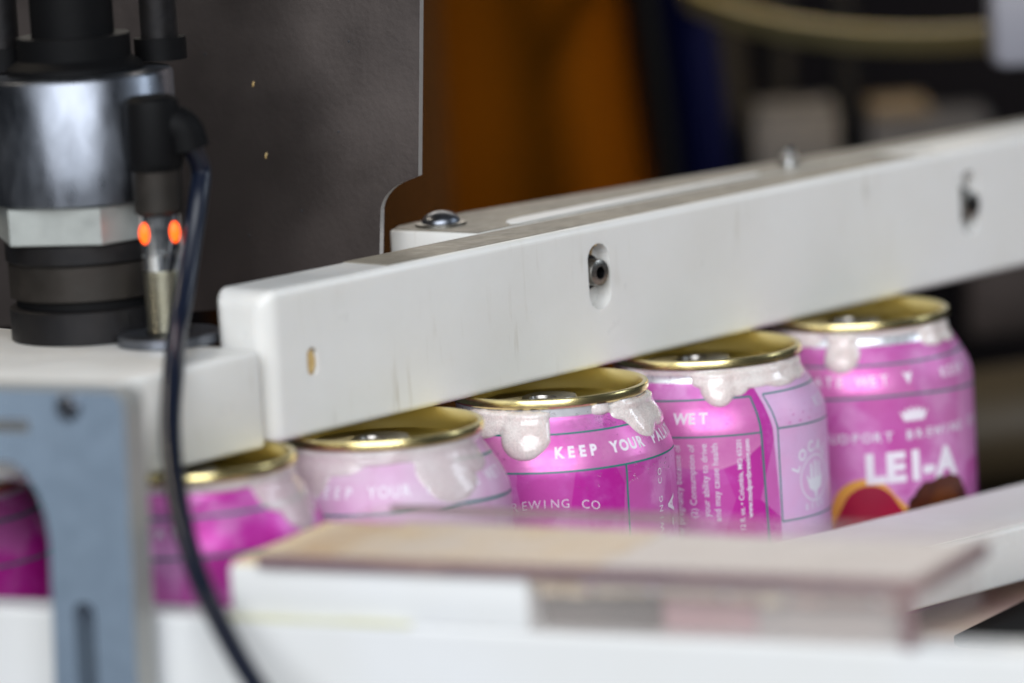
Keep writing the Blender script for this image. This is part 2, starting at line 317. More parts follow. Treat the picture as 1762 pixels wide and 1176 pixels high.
# ================================================================ CANS
FACE = AZ * 180 / math.pi - 180
PROF = [(0.0, 26.3), (-0.25, 26.75), (-0.8, 26.95), (-2.1, 26.95), (-2.6, 26.7), (-2.8, 26.0), (-5, 26.0), (-6.2, 26.5), (-7.5, 27.4), (-9.2, 28.5), (-11, 29.6),
        (-13, 30.8), (-15, 31.8), (-17, 32.55), (-19, 33.0), (-21, 33.1)]
def rad(z):
    if z >= PROF[0][0]: return PROF[0][1]
    for (z0, r0), (z1, r1) in zip(PROF, PROF[1:]):
        if z <= z0 and z >= z1: return r0 + (r1 - r0) * (z0 - z) / (z0 - z1)
    return 33.1
def sp(phi, z, off=0.06):
    th = R(FACE + phi); r = rad(z) + off
    return Vector((r * math.cos(th), r * math.sin(th), z))
def print_strip(bm, pts, wd=0.55, off=0.07):
    """thin printed line through (phi, z) points"""
    P = []
    for (a, b) in zip(pts, pts[1:]):
        n = max(2, int(max(abs(a[0] - b[0]) / 2, abs(a[1] - b[1]) / 0.8)) + 1)
        for k in range(n): P.append((a[0] + (b[0] - a[0]) * k / n, a[1] + (b[1] - a[1]) * k / n))
    P.append(pts[-1])
    prev = None
    for i, (ph, z) in enumerate(P):
        q = P[min(i + 1, len(P) - 1)]; p = P[max(i - 1, 0)]
        dx = (q[0] - p[0]) * R(1) * 33; dz = q[1] - p[1]; l = math.hypot(dx, dz) or 1
        nx, nz = -dz / l, dx / l
        a = bm.verts.new(sp(ph + nx * wd / 2 / 33 / R(1), z + nz * wd / 2, off)); b = bm.verts.new(sp(ph - nx * wd / 2 / 33 / R(1), z - nz * wd / 2, off))
        if prev: bm.faces.new((prev[0], a, b, prev[1]))
        prev = (a, b)
def print_patch(bm, pts, off=0.04):
    """filled printed shape from a (phi, z) outline, cut fine enough to follow the can"""
    tmp = bmesh.new(); vs = [tmp.verts.new((p[0] * R(1) * 33, p[1], 0)) for p in pts]; tmp.faces.new(vs)
    warp_in(bm, tmp, off, 1.6)
def warp_in(bm, tmp, off, step):
    bmesh.ops.triangulate(tmp, faces=tmp.faces)
    for k in range(6):
        long = [e for e in tmp.edges if e.calc_length() > step]
        if not long: break
        bmesh.ops.subdivide_edges(tmp, edges=long, cuts=1); bmesh.ops.triangulate(tmp, faces=tmp.faces)
    mp = {v: bm.verts.new(sp(v.co.x / 33 / R(1), v.co.y, off)) for v in tmp.verts}
    for f in tmp.faces:
        try: bm.faces.new([mp[v] for v in f.verts])
        except ValueError: pass
    tmp.free()
_font_cache = {}
def text_bm(txt, bold):
    if (txt, bold) not in _font_cache:
        cu = bpy.data.curves.new('t', 'FONT'); cu.body = txt; cu.size = 1; cu.resolution_u = 3; cu.offset = bold; cu.space_character = 1.0
        o = bpy.data.objects.new('t', cu); col.objects.link(o)
        dg = bpy.context.evaluated_depsgraph_get(); dg.update()
        me = bpy.data.meshes.new_from_object(o.evaluated_get(dg)); bpy.data.objects.remove(o); bpy.data.curves.remove(cu)
        _font_cache[(txt, bold)] = me
    b = bmesh.new(); b.from_mesh(_font_cache[(txt, bold)]); return b
def print_text(bm, txt, phi, z, h, width=None, pitch=None, bold=0.02, rot=0, arch=0.0, off=0.09, italic=0.0):
    """letters of cap height h; phi,z = left end of the base line; pitch = mm between letter starts (else proportional)
    rot=90: reads upward"""
    items = []
    if pitch:
        for i, ch in enumerate(txt):
            if ch == ' ': continue
            b = text_bm(ch, bold); xs = [v.co.x for v in b.verts]; mid = (min(xs) + max(xs)) / 2
            for v in b.verts: v.co.x = (v.co.x - mid) * h / 0.72 + pitch * (i + 0.5); v.co.y *= h / 0.72
            items.append(b)
        tot = pitch * len(txt)
    else:
        b = text_bm(txt, bold); xs = [v.co.x for v in b.verts]; x0, x1 = min(xs), max(xs)
        k = h / 0.72; kx = width / (x1 - x0) if width else k
        for v in b.verts: v.co.x = (v.co.x - x0) * kx; v.co.y *= k
        items.append(b); tot = width or (x1 - x0) * k
    for b in items:
        for v in b.verts:
            x, y = v.co.x, v.co.y
            if arch: y += arch * (1 - (2 * x / tot - 1) ** 2)
            if rot == 90: x, y = -y, x
            v.co = Vector((phi * R(1) * 33 + x, z + y, 0))
        warp_in(bm, b, off, 1.5)
def foam_mesh(drips, rim_all=0.5, seed=1):
    """drips: (phi centre, half width mm, z bottom, thickness, z top)"""
    bm = bmesh.new(); NP, NZ = 300, 96; grid = []
    ztop, zbot = -2.3, -27.0
    for j in range(NZ + 1):
        z = ztop + (zbot - ztop) * j / NZ; row = []
        for i in range(NP + 1):
            ph = -100 + 200 * i / NP; r = rad(z)
            h = -0.35
            s = 0
            for (pc, hw, zb, th, zt) in drips:
                dx = (ph - pc) * R(1) * 30
                wob = 1 + 0.16 * noise.noise(Vector((ph * 0.06, z * 0.2, seed * 3.1)))
                cz = zb + hw if zb + hw < zt else (zb + zt) / 2
                vz = 0
                if z < cz: vz = (cz - z) / max(0.5, (cz - zb))
                elif z > zt: vz = (z - zt) / 1.2
                dd = (dx / (hw * wob)) ** 2 + vz ** 2
                if dd < 1: s = (s ** 2.2 + (th * (1 - dd) ** 0.72) ** 2.2) ** (1 / 2.2)
            h = s if s > 0.02 else -0.35
            if rim_all and z > -4.6: h = max(h, rim_all * (1 - ((-2.9 - z) / 1.8) ** 2) * (0.7 + 0.7 * noise.noise(Vector((ph * 0.12, 0, seed)))))
            if h > 0: h += 0.10 * noise.noise(Vector((ph * 0.25, z * 0.45, seed)))
            row.append((h, sp(ph, z, h)))
        grid.append(row)
    vs = {}
    def gv(j, i):
        if (j, i) not in vs: vs[(j, i)] = bm.verts.new(grid[j][i][1])
        return vs[(j, i)]
    for j in range(NZ):
        for i in range(NP):
            if max(grid[j][i][0], grid[j][i+1][0], grid[j+1][i][0], grid[j+1][i+1][0]) > 0:
                bm.faces.new((gv(j, i), gv(j, i + 1), gv(j + 1, i + 1), gv(j + 1, i)))
    for k in range(6): bmesh.ops.smooth_vert(bm, verts=bm.verts, factor=0.5, use_axis_x=True, use_axis_y=True, use_axis_z=True)
    return bm

# the can, its bare neck and its lid, built once
def body_bm():
    bm = bmesh.new(); n = 96
    pr = PROF[5:]; lathe(bm, pr + [(-60, 33.1), (-108, 33.1), (-113, 31.5), (-119, 26.5), (-121.5, 24.5), (-122, 23.5)], n, cap1=True)
    return bm
body_me = {}
lid_src = None
def make_can(x, y, z, label, seed, wash=0.0, pink_from=-4.0, spin=0.0, tilt=(0, 0)):
    t = empty('beverage_can', (x, y, z), label, 'can', 'pink cans in single file under the guide rail')
    t.rotation_euler = (tilt[0], tilt[1], 0)
    bm = body_bm()
    b = mesh_obj('body', bm, label_mat('pink_can_print_%d' % seed, seed * 0.37, wash), t)
    # bare neck
    bm = bmesh.new(); lathe(bm, [(-2.8, 26.06), (-4.2, 26.06)] + [(zz, rad(zz) + 0.06) for zz in (-4.6, -5.0, -5.6, -6.2, -6.8, -7.4) if zz > pink_from], 96)
    mesh_obj('neck', bm, M['alu'], t)
    # lid: double seam, chuck wall, countersink, panel
    bm = bmesh.new()
    lathe(bm, [(-2.8, 26.0), (-2.6, 26.6), (-2.1, 26.98), (-0.8, 26.98), (-0.25, 26.78), (0.0, 26.3), (0.02, 25.9), (-0.2, 25.5), (-0.6, 25.25), (-4.2, 24.0), (-6.4, 23.0), (-6.9, 22.6), (-6.8, 22.1), (-5.3, 21.8), (-4.9, 21.4)], 128)
    lid = mesh_obj('lid', bm, M['gold'], t)
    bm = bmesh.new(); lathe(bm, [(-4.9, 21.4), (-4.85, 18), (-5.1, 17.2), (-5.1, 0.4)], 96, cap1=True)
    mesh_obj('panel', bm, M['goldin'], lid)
    bm = bmesh.new()
    lathe(bm, [(0, 1.6), (0.5, 2.0), (0.9, 1.8), (1.0, 0.3)], 24, (0, 0, -5.0), cap1=True)
    pts = [(9 * math.cos(a) * (1 if math.cos(a) > 0 else 0.75) , 7.8 * math.sin(a)) for a in [2 * math.pi * k / 28 for k in range(28)]]
    outer = [bm.verts.new((p[0], p[1], -4.1)) for p in pts]; up = [bm.verts.new((p[0] * .93, p[1] * .93, -3.2)) for p in pts]
    inn = [bm.verts.new((3.2 + (p[0]) * .45, p[1] * .5, -3.3)) for p in pts]; inl = [bm.verts.new((3.2 + (p[0]) * .42, p[1] * .47, -4.1)) for p in pts]
    for A, B_ in ((outer, up), (up, inn), (inn, inl)):
        for k in range(28): bm.faces.new((A[k], A[(k + 1) % 28], B_[(k + 1) % 28], B_[k]))
    tb = mesh_obj('tab', bm, M['tabmetal'], lid, rotz=R(35 + spin))
    return t
def ragged(pts, amp, seed):
    r_ = random.Random(seed); return [(p[0] + r_.uniform(-amp, amp) * 1.6, p[1] + r_.uniform(-amp, amp)) for p in pts]
def add_print(t, spec, name='lettering'):
    for matname, fn, nm in spec:
        bm = bmesh.new(); fn(bm); mesh_obj(nm, bm, M[matname], t, smooth=True, angle=60)
def add_foam(t, drips, rim_all=0.5, seed=1, film=False):
    mesh_obj('foam', foam_mesh(drips, rim_all, seed), M['foam_film' if film else 'foam'], t, angle=80)

def add_drops(t, seed, n, p0, p1, z0, z1):
    """condensation beads on the print, joined: nobody could count them"""
    rnd = random.Random(seed); bm = bmesh.new()
    for k in range(n):
        ph = rnd.uniform(p0, p1); z = rnd.uniform(z0, z1); r = 0.10 + 0.22 * rnd.random() ** 3
        q = bmesh.ops.create_icosphere(bm, subdivisions=1, radius=r); c0 = sp(ph, z, 0.08); nr = Vector((c0.x, c0.y, 0)).normalized()
        for v in q['verts']: v.co = c0 + v.co - nr * nr.dot(v.co) * 0.5
    o = mesh_obj('water_beads', bm, M['water'], t); o['kind'] = 'stuff'
# ---- middle can, in focus
c = make_can(0, 0, 0, 'middle pink can reading KEEP YOUR with a fat drip of foam left of the words', 3, pink_from=-5.4, spin=150)
def pr(bm):
    print_strip(bm, [(-75, -9.4), (0, -9.2), (44, -9.1), (75, -9.2)], 0.45); print_strip(bm, [(-85, -18.9), (85, -18.6)], 0.5); print_strip(bm, [(35.2, -18.6), (34.9, -60)], 0.55)
add_print(c, [('green', pr, 'printed_line'),
    ('ink', lambda bm: print_text(bm, 'KEEP YOUR PALATE', -0.4, -15.1, 2.75, pitch=3.3, bold=0.045), 'lettering'),
    ('ink', lambda bm: print_text(bm, 'BREWING CO', -27.5, -29.9, 2.4, pitch=2.75, bold=-0.012, arch=1.6), 'lettering'),
    ('ink', lambda bm: print_text(bm, 'BREWING CO', 59.6, -47.2, 1.9, pitch=2.55, bold=0.005, rot=90), 'lettering'),
    ('ink', lambda bm: print_text(bm, 'LEI-A', 73, -55.6, 4.6, pitch=5.0, bold=0.035, rot=90), 'lettering'),
    ('lightpink', lambda bm: print_patch(bm, [(-60, -9.5), (88, -9.3), (88, -18.4), (-60, -18.6)], 0.03), 'printed_band')])
add_foam(c, [(-15.2, 7.2, -15.6, 3.2, -4), (-44, 8, -10.5, 1.6, -4), (-30, 5, -8, 1.6, -4), (30.5, 3.4, -5.7, 1.3, -3.4), (58, 8.2, -13.4, 1.8, -4), (80, 10, -12, 2.0, -4), (48, 6, -8.0, 1.3, -3.6)], 0.0, 3)

add_drops(c, 1, 380, 4, 48, -8.8, -5.9); add_drops(c, 2, 260, -30, 75, -24, -9)
# ---- can four
c = make_can(66.4, 0, 0, 'pink can reading WET with upright columns of print and a lilac panel at right', 4, pink_from=-6.4, spin=100)
def pr(bm):
    print_strip(bm, [(-85, -11.4), (-7, -10.4), (20.6, -10.5)], 0.45); print_strip(bm, [(-85, -20.2), (22.8, -20.3)], 0.45)
    print_strip(bm, [(20.6, -10.5), (22, -15), (22.8, -20.4), (24, -47), (24.4, -60)], 0.55)
    print_strip(bm, [(28.4, -10.6), (30.6, -15), (32.1, -19.8), (32.2, -46.7)], 0.45); print_strip(bm, [(28.4, -10.4), (63, -10.5), (90, -10.8)], 0.45)
    print_strip(bm, [(32.1, -19.9), (70.6, -20.8), (88, -21.2)], 0.45); print_strip(bm, [(32.2, -46.4), (88, -47.4)], 0.45)
def cols(bm):
    for ph, s, b in ((-17.6, 'and/or pregnancy because of', 0.0), (-10.8, '(2) Consumption of', 0.0), (-4.6, 'your ability to drive', 0.004), (0.6, 'and may cause health', 0.004)):
        tmp = text_bm(s, b); xs = [v.co.x for v in tmp.verts]; wd = (max(xs) - min(xs)) * 2.6; tmp.free()
        print_text(bm, s, ph, -22.2 - wd, 1.87, bold=b, rot=90)
    for ph, s, b in ((12.2, '12 fl. oz. \u2022 Columbia, MO 65201', 0.01), (16.2, 'www.mudportbrewing.com', 0.02)):
        tmp = text_bm(s, b); xs = [v.co.x for v in tmp.verts]; wd = (max(xs) - min(xs)) * 2.0; tmp.free()
        print_text(bm, s, ph, -21.7 - wd, 1.44, bold=b, rot=90)
def logo(bm):
    cx, cz = 57.5, -36.2
    for k in range(40):
        a0, a1 = 2 * math.pi * k / 40, 2 * math.pi * (k + 1) / 40
        print_strip(bm, [(cx + 7.0 * math.cos(a0) / 33 / R(1), cz + 6.4 * math.sin(a0)), (cx + 7.0 * math.cos(a1) / 33 / R(1), cz + 6.4 * math.sin(a1))], 0.45, 0.08)
    mm = lambda x: cx + x / 33 / R(1)
    print_patch(bm, [(mm(-4.6), cz + 1.5), (mm(-2.6), cz - .3), (mm(-2.4), cz + 4.2), (mm(-1.4), cz + 4.2), (mm(-1.2), cz), (mm(-.4), cz), (mm(-.2), cz + 4.8), (mm(.8), cz + 4.8), (mm(1), cz), (mm(1.8), cz), (mm(2.1), cz + 4.2), (mm(3.0), cz + 4.2), (mm(3.1), cz - .5), (mm(4.8), cz + 1.2), (mm(3.4), cz - 3.0), (mm(0.8), cz - 3.9), (mm(0.4), cz - 5.8), (mm(-0.4), cz - 5.8), (mm(-.8), cz - 3.9), (mm(-3.2), cz - 2.8)], 0.08)
    for ch, a in zip('LOCAL', (154, 127, 100, 74, 48)):
        b = text_bm(ch, 0.03); xs = [v.co.x for v in b.verts]; mid = (min(xs) + max(xs)) / 2
        for v in b.verts:
            x, y = (v.co.x - mid) * 4.3, v.co.y * 4.3; q = R(a - 90)
            v.co = Vector((cx * R(1) * 33 + 8.2 * math.cos(R(a)) + x * math.cos(q) - y * math.sin(q), cz + 7.7 * math.sin(R(a)) + x * math.sin(q) + y * math.cos(q), 0))
        warp_in(bm, b, 0.09, 1.5)
    print_text(bm, 'BEER', 47, -45.6 + 0.9, 1.8, pitch=2.6, bold=0.01)
add_print(c, [('green', pr, 'printed_line'), ('ink', lambda bm: print_text(bm, 'PALATE WET', -60.0, -16.6, 2.9, pitch=3.3, bold=0.035), 'lettering'),
    ('ink_pale', cols, 'lettering'), ('ink_pale', logo, 'lettering'),
    ('ink_pale', lambda bm: print_text(bm, 'KEEP', 64, -16.8, 2.9, pitch=3.3, bold=0.02), 'lettering'),
    ('lilac', lambda bm: print_patch(bm, [(24.2, -8.0), (88, -8.0), (88, -60), (31.6, -60), (31.3, -40), (29.2, -19.3), (27.0, -13)], 0.03), 'printed_panel'),
    ('lightpink', lambda bm: print_patch(bm, [(-80, -20.4), (-80, -28), (-24, -27.9), (-12, -29.4), (2, -29.6), (10, -28.3), (17, -26), (22.5, -23.7), (22.6, -20.5), (-14, -20.3)], 0.03), 'printed_patch'),
    ('lightpink', lambda bm: print_patch(bm, [(-80, -11.5), (-7, -10.6), (20.4, -10.7), (22.4, -20.1), (-14, -20.0), (-80, -20.0)], 0.03), 'printed_band')])
add_foam(c, [(3.6, 5.4, -12.6, 2.8, -4), (-4, 4.5, -7.6, 1.6, -4), (26, 12.5, -8.6, 1.6, -4), (46, 9, -9.4, 1.5, -4), (64, 8, -8.8, 1.5, -4), (-60, 9, -6.4, 1.3, -3.5), (14, 5.5, -10.2, 1.7, -4)], 0.6, 5)

add_drops(c, 3, 260, -40, 75, -30, -9)
# ---- can five
c = make_can(135.0, 0, 0, 'rightmost pink can reading LEI-A above printed red and brown fruit', 5, wash=0.28, pink_from=-7.4, spin=60)
def pr(bm):
    print_strip(bm, [(-88, -12.0), (88, -11.7)], 0.5); print_strip(bm, [(-88, -21.2), (20, -20.6), (88, -22.6)], 0.6)
def crown(bm):
    cx, cz = 23.1, -26.6; mm = lambda x: cx + x / 33 / R(1)
    print_patch(bm, [(mm(-4.6), cz + 1.2), (mm(-3), cz + .4), (mm(-2.8), cz + 2.0), (mm(-1.6), cz + .8), (mm(-1.0), cz + 2.4), (mm(0), cz + .9), (mm(1.0), cz + 2.4), (mm(1.6), cz + .8), (mm(2.8), cz + 2.0), (mm(3), cz + .4), (mm(4.6), cz + 1.2), (mm(3.2), cz - 1.8), (mm(-3.2), cz - 1.8)], 0.08)
    print_patch(bm, [(mm(-2.6), -14.2), (mm(-1), -14.8), (mm(.6), -14.2), (mm(-1), -17.8)], 0.08)
def arc(cx, cz, rx, rz, a0, a1, n=14): return [(cx + rx * math.cos(R(a0 + (a1 - a0) * k / n)), cz + rz * math.sin(R(a0 + (a1 - a0) * k / n))) for k in range(n + 1)]
add_print(c, [('green', pr, 'printed_line'), ('ink', crown, 'crown_emblem'),
    ('ink', lambda bm: print_text(bm, 'PALATE WET', -46.0, -17.3, 2.8, pitch=3.3, bold=0.02), 'lettering'), ('ink', lambda bm: print_text(bm, 'KEEP', 42, -17.4, 2.8, pitch=3.2, bold=0.02), 'lettering'),
    ('ink_pale', lambda bm: print_text(bm, 'MUDPORT BREWING CO', -27, -33.7, 2.7, pitch=3.2, bold=0.02), 'lettering'),
    ('ink', lambda bm: print_text(bm, 'LEI', -3.4, -45.4, 8.2, pitch=6.0, bold=0.055), 'lettering'),
    ('ink', lambda bm: print_text(bm, '-', 27.5, -45.8, 8.2, pitch=3.2, bold=0.055), 'lettering'),
    ('ink', lambda bm: print_text(bm, 'A', 35.6, -45.7, 8.2, pitch=7.2, bold=0.055), 'lettering'),
    ('yellow', lambda bm: print_patch(bm, [(-30, -64), (-23, -55)] + arc(-4.5, -54.6, 17.5, 10.2, 150, 30) + [(19, -54.6), (26, -62)], 0.05), 'fruit_print'),
    ('crimson', lambda bm: print_patch(bm, [(-28, -66), (-22, -59)] + arc(-2, -56.6, 15.5, 10.2, 140, 30) + [(19, -58), (24, -66)], 0.08), 'fruit_print'),
    ('brownprint', lambda bm: print_patch(bm, ragged([(4, -60), (10, -57), (17, -54.5)] + arc(38, -53.6, 20, 7.6, 165, 5, 22) + [(59, -57), (55, -64), (24, -64)], 0.55, 5), 0.1), 'fruit_print'),
    ('orangeprint', lambda bm: print_patch(bm, ragged(arc(40, -52.2, 9, 3.0, 0, 180) + [(27, -54.5), (38, -54.8), (50, -54)], 0.5, 9), 0.13), 'fruit_print'),
    ('lightpink', lambda bm: print_patch(bm, [(-80, -12.2), (24, -12), (24, -20.4), (-80, -20.8)], 0.03), 'printed_band')])
add_foam(c, [(-14, 5.3, -13.8, 2.8, -4), (50, 7, -8.8, 1.2, -4), (-42, 8, -7, 1.0, -4), (68, 6, -9, 1.4, -4)], 0.35, 7)

# ---- can two
c = make_can(-66.4, 0, 0, 'pale frosted pink can left of the KEEP YOUR can, smeared with thin foam', 2, wash=0.95, pink_from=-4.5, spin=140)
def pr(bm):
    print_strip(bm, [(44, -7.2), (92, -9.0)], 0.6); print_strip(bm, [(40, -17.8), (90, -19.4)], 0.7); print_strip(bm, [(-88, -18.6), (40, -17.8)], 0.5)
add_print(c, [('green', pr, 'printed_line'), ('ink', lambda bm: print_text(bm, 'KEEP YOUR PALATE WET', -37, -14.0, 2.8, pitch=3.3, bold=0.02), 'lettering')])
add_foam(c, [(-50, 11, -19, 0.8, -4), (-28, 9, -9, 0.6, -4), (-6, 14, -6.6, 0.7, -4), (18, 12, -6.4, 0.6, -4), (36, 10, -17.5, 0.7, -4), (56, 8, -11.5, 0.6, -4)], 0.5, 9, True)

# ---- can one
c = make_can(-131.5, 5, 2.0, 'deep pink can behind the black cable with a foam smear at its right shoulder', 1, wash=0.0, pink_from=-5.0, spin=100)
def pr(bm): print_strip(bm, [(-88, -10.4), (88, -10)], 0.7); print_strip(bm, [(-88, -20), (88, -19.5)], 0.7)
add_print(c, [('green', pr, 'printed_line'), ('ink', lambda bm: print_text(bm, 'KEEP YOUR PALATE', -90, -15.0, 2.8, pitch=3.3, bold=0.02), 'lettering')])
add_foam(c, [(64, 8, -18, 0.9, -4), (50, 7, -12, 0.7, -4), (80, 9, -15, 0.9, -4), (20, 14, -5.2, .7, -4)], 0.6, 11, True)

# ---- can behind the bracket, further back on the line
c = make_can(-171, 62, -0.6, 'dark magenta can at the far left seen through the bracket opening', 7, wash=0.0, pink_from=-4.6, spin=0)
def pr(bm): print_strip(bm, [(-88, -9.6), (88, -9)], 0.7); print_strip(bm, [(-88, -20), (88, -19.5)], 0.7)
add_print(c, [('green', pr, 'printed_line')])

# ================================================================ WHITE GUIDE RAIL over the cans
rail = empty('guide_rail', (-104, 3, 0.3), 'long white plastic guide rail running over the can rims with countersunk screws', 'guide rail')
bm = bmesh.new(); box(bm, 0, 420, 0, 20, 0, 40.0)
vs = [e for e in bm.edges if max(e.verts[0].co.x, e.verts[1].co.x) < 1 and e.verts[0].co.z + e.verts[1].co.z > 1]
bmesh.ops.bevel(bm, geom=vs, offset=5.0, segments=8, profile=0.5, affect='EDGES')
es = [e for e in bm.edges if len(e.link_faces) == 2 and e.calc_face_angle(0) > R(50)]
bmesh.ops.bevel(bm, geom=es, offset=2.0, segments=5, profile=0.5, affect='EDGES')
beam = mesh_obj('rail_body', bm, M['hdpe'], rail)
def slot_cutter(x, z0, z1, hw, depth):
    b = bmesh.new(); pts = []
    for k in range(13): a = math.pi * k / 12; pts.append((x + hw * math.cos(a), z1 - hw + hw * math.sin(a)))
    for k in range(13): a = math.pi + math.pi * k / 12; pts.append((x + hw * math.cos(a), z0 + hw + hw * math.sin(a)))
    prism(b, pts, -3, depth)
    for v in b.verts: v.co = Vector((v.co.x, v.co.z, v.co.y))
    return b
boolean_cut(beam, [slot_cutter(130.2, 16.2, 34.6, 4.5, 5.0), slot_cutter(299.5, 13.5, 33.0, 4.4, 5.0), slot_cutter(16.4, 15.8, 23.2, 1.9, 2.2)])
for p in beam.data.polygons: p.use_smooth = False
# inner liners, stained
def socket_screw(x, z, py, r, ln):
    t = empty('socket_screw', (x, py, z), 'x', 'screw')
    bm = bmesh.new()
    lathe(bm, [(-ln, r * 0.93), (-0.8, r), (-0.25, r * 0.96), (0, r * 0.85), (0, r * 0.46)], 40)
    for v in bm.verts: v.co = Vector((v.co.x, -v.co.z, v.co.y))
    h = mesh_obj('screw_head', bm, M['screw'], t)
    bm = bmesh.new(); lathe(bm, [(0, r * 0.46), (-2.4, r * 0.44), (-2.5, 0.1)], 6, cap1=True)
    for v in bm.verts: v.co = Vector((v.co.x, -v.co.z, v.co.y))
    mesh_obj('hex_socket', bm, M['black'], t, smooth=False)
    bm = bmesh.new(); lathe(bm, [(-ln + 0.05, r + 1.2), (-ln + 0.9, r + 1.2), (-ln + 0.9, r * 0.9)], 32, cap0=True)
    for v in bm.verts: v.co = Vector((v.co.x, -v.co.z, v.co.y))
    mesh_obj('washer', bm, M['darkmetal'], t)
    return t
t = socket_screw(25.9, 26.8, 2.2, 3.8, 5.7); t['label'] = 'steel socket screw in the stained middle slot of the white rail'
t = socket_screw(196.0, 22.8, 2.4, 4.2, 5.5); t['label'] = 'dark socket screw in the slot near the right end of the white rail'
for o in [x for x in bpy.data.objects if x.name.startswith('socket_screw')]: o['group'] = 'screws in the face of the white rail'
# residue: a thin crescent inside the slots and the stained small hole
bm = bmesh.new(); tube(bm, [(25.6, 3.3, 34.6), (26.6, 5.0, 34.0), (27.3, 6.6, 32.6), (27.9, 7.6, 30.6)], 0.3, 8)
mesh_obj('residue', bm, M['stain'], rail, loc=(104, -3, -0.3))
bm = bmesh.new(); lathe(bm, [(0.02, 0.1), (0.02, 1.5), (-0.4, 1.8)], 20)
for v in bm.verts: v.co = Vector((v.co.x * 0.95 - 87.6, 3.6 - v.co.z, v.co.y * 2.0 + 19.8))
mesh_obj('residue', bm, M['stain'], rail, loc=(104, -3, -0.3))
bm = bmesh.new(); box(bm, -55, 175, 5.2, 22, 40.31, 40.45)
mesh_obj('scuffed_top', bm, M['grimy'], rail, loc=(104, -3, -0.3), smooth=False)

# ---------------- rear rail, with domed bolt and slot
rr = empty('rear_rail', (-1, 30, 20), 'white plastic rear rail with grey worn top and a long pale slot', 'guide rail')
pts = [(-3.6, 53.9), (-0.8, 23.4), (260, 23.4), (260, 30), (184.9, 36.2), (154.1, 39.6), (108.6, 47), (31, 58), (3, 57.4)]
bm = bmesh.new(); prism(bm, pts, 20, 40.3, 0.7)
o = mesh_obj('rail_body', bm, M['hdpe'], rr, loc=(1, -30, -20))
pts2 = [(-2.4, 53.2), (0.4, 24.2), (259, 24.2), (259, 29.4), (184.9, 35.4), (154, 38.8), (108.6, 46.2), (31, 57.2), (3.2, 56.6)]
bm = bmesh.new(); prism(bm, pts2, 40.32, 40.6, 0)
top = mesh_obj('worn_top_plate', bm, M['grimy'], rr, loc=(1, -30, -20), smooth=False)
pts3 = [(16, 26), (18, 29.5), (21.5, 31.8), (27, 32.6), (53, 31.6), (85, 29.6), (124, 27.2), (124, 25.2), (18.5, 24.6)]
bm = bmesh.new(); prism(bm, pts3, 40.61, 40.9, 0)
mesh_obj('slot_insert', bm, M['hdpe_bright'], rr, loc=(1, -30, -20), smooth=False)
t = empty('domed_bolt', (8.6, 45.5, 40.6), 'shiny domed bolt standing on the left end of the rear white rail', 'bolt')
bm = bmesh.new(); lathe(bm, [(0, 7.2), (0.8, 7.2), (0.9, 6.2)], 40, cap0=True, cap1=True); mesh_obj('washer', bm, M['screw'], t)
bm = bmesh.new(); lathe(bm, [(0.9, 5.4), (1.6, 5.3), (2.4, 4.7), (3.2, 3.4), (3.8, 1.8), (4.0, 0.3)], 40, cap1=True); mesh_obj('bolt_head', bm, M['steel'], t)
t = empty('pin_bolt', (144, 30, 40.6), 'small pale blue grey pin standing on the far part of the rear rail', 'bolt')
bm = bmesh.new(); lathe(bm, [(0, 2.5), (3.0, 2.5), (3.2, 2.0), (5.0, 2.0), (5.8, 1.2)], 24, cap0=True, cap1=True); mesh_obj('pin', bm, M['chrome'], t)
bm = bmesh.new(); lathe(bm, [(0, 3.6), (0.7, 3.6)], 24, cap0=True, cap1=True); mesh_obj('washer', bm, M['chrome'], t)

# ---------------- white block at the left, abutting the rail
bk = empty('guide_block', (-150, 2, 0), 'white plastic block left of the long rail, carrying the sensor', 'block')
bm = bmesh.new(); box(bm, -172, -107.2, 2.0, 105, 0.3, 26.0, 1.5, 3); mesh_obj('block_body', bm, M['hdpe'], bk, loc=(150, -2, 0))
bm = bmesh.new(); box(bm, -290, -172.1, 2.0, 105, 7.6, 26.0, 1.5, 3); mesh_obj('block_extension', bm, M['hdpe'], bk, loc=(150, -2, 0))

# ================================================================ SENSOR
sn = empty('proximity_sensor', (-108, 34.8, 26), 'cylindrical sensor with two glowing orange lamps and a black elbow plug', 'sensor')
SO = rv * -0.4                                   # the barrel leaves the nut slightly off centre
def slathe(bm, prof, n=40, **k): lathe(bm, prof, n, (SO.x, SO.y, 0), **k)
bm = bmesh.new(); lathe(bm, [(0.1, 12.8), (0.3, 13.7), (2.6, 13.7), (3.0, 13.1), (3.0, 6.0)], 48, cap0=True)
mesh_obj('flange_nut', bm, M['steel'], sn)
bm = bmesh.new(); slathe(bm, [(3 + k * 0.5, 5.0 + (0.35 if k % 2 else 0)) for k in range(34)], 32, cap1=True); mesh_obj('threaded_barrel', bm, M['brass'], sn)
bm = bmesh.new(); slathe(bm, [(19, 4.6), (19.6, 5.5), (23.5, 5.6), (23.8, 5.2), (24.4, 5.2), (24.7, 5.6), (34, 5.6), (34.5, 5.2)], 40, cap0=True, cap1=True); mesh_obj('sensor_head', bm, M['chrome'], sn)
bm = bmesh.new(); slathe(bm, [(34.4, 6.0), (35, 6.5), (45.4, 6.5), (46, 6.0)], 40, cap0=True, cap1=True); mesh_obj('coupling_nut', bm, M['brownmetal'], sn)
for dx in (-3.9, 3.9):
    bm = bmesh.new(); c0 = SO + rv * dx - dv * 4.0
    bmesh.ops.create_uvsphere(bm, u_segments=20, v_segments=12, radius=1.75)
    for v in bm.verts: v.co = Vector((v.co.x * 0.85, v.co.y * 0.85, v.co.z * 1.6)) + c0 + Vector((0, 0, 29.6))
    mesh_obj('indicator_lamp', bm, M['led'], sn)
el = bmesh.new()
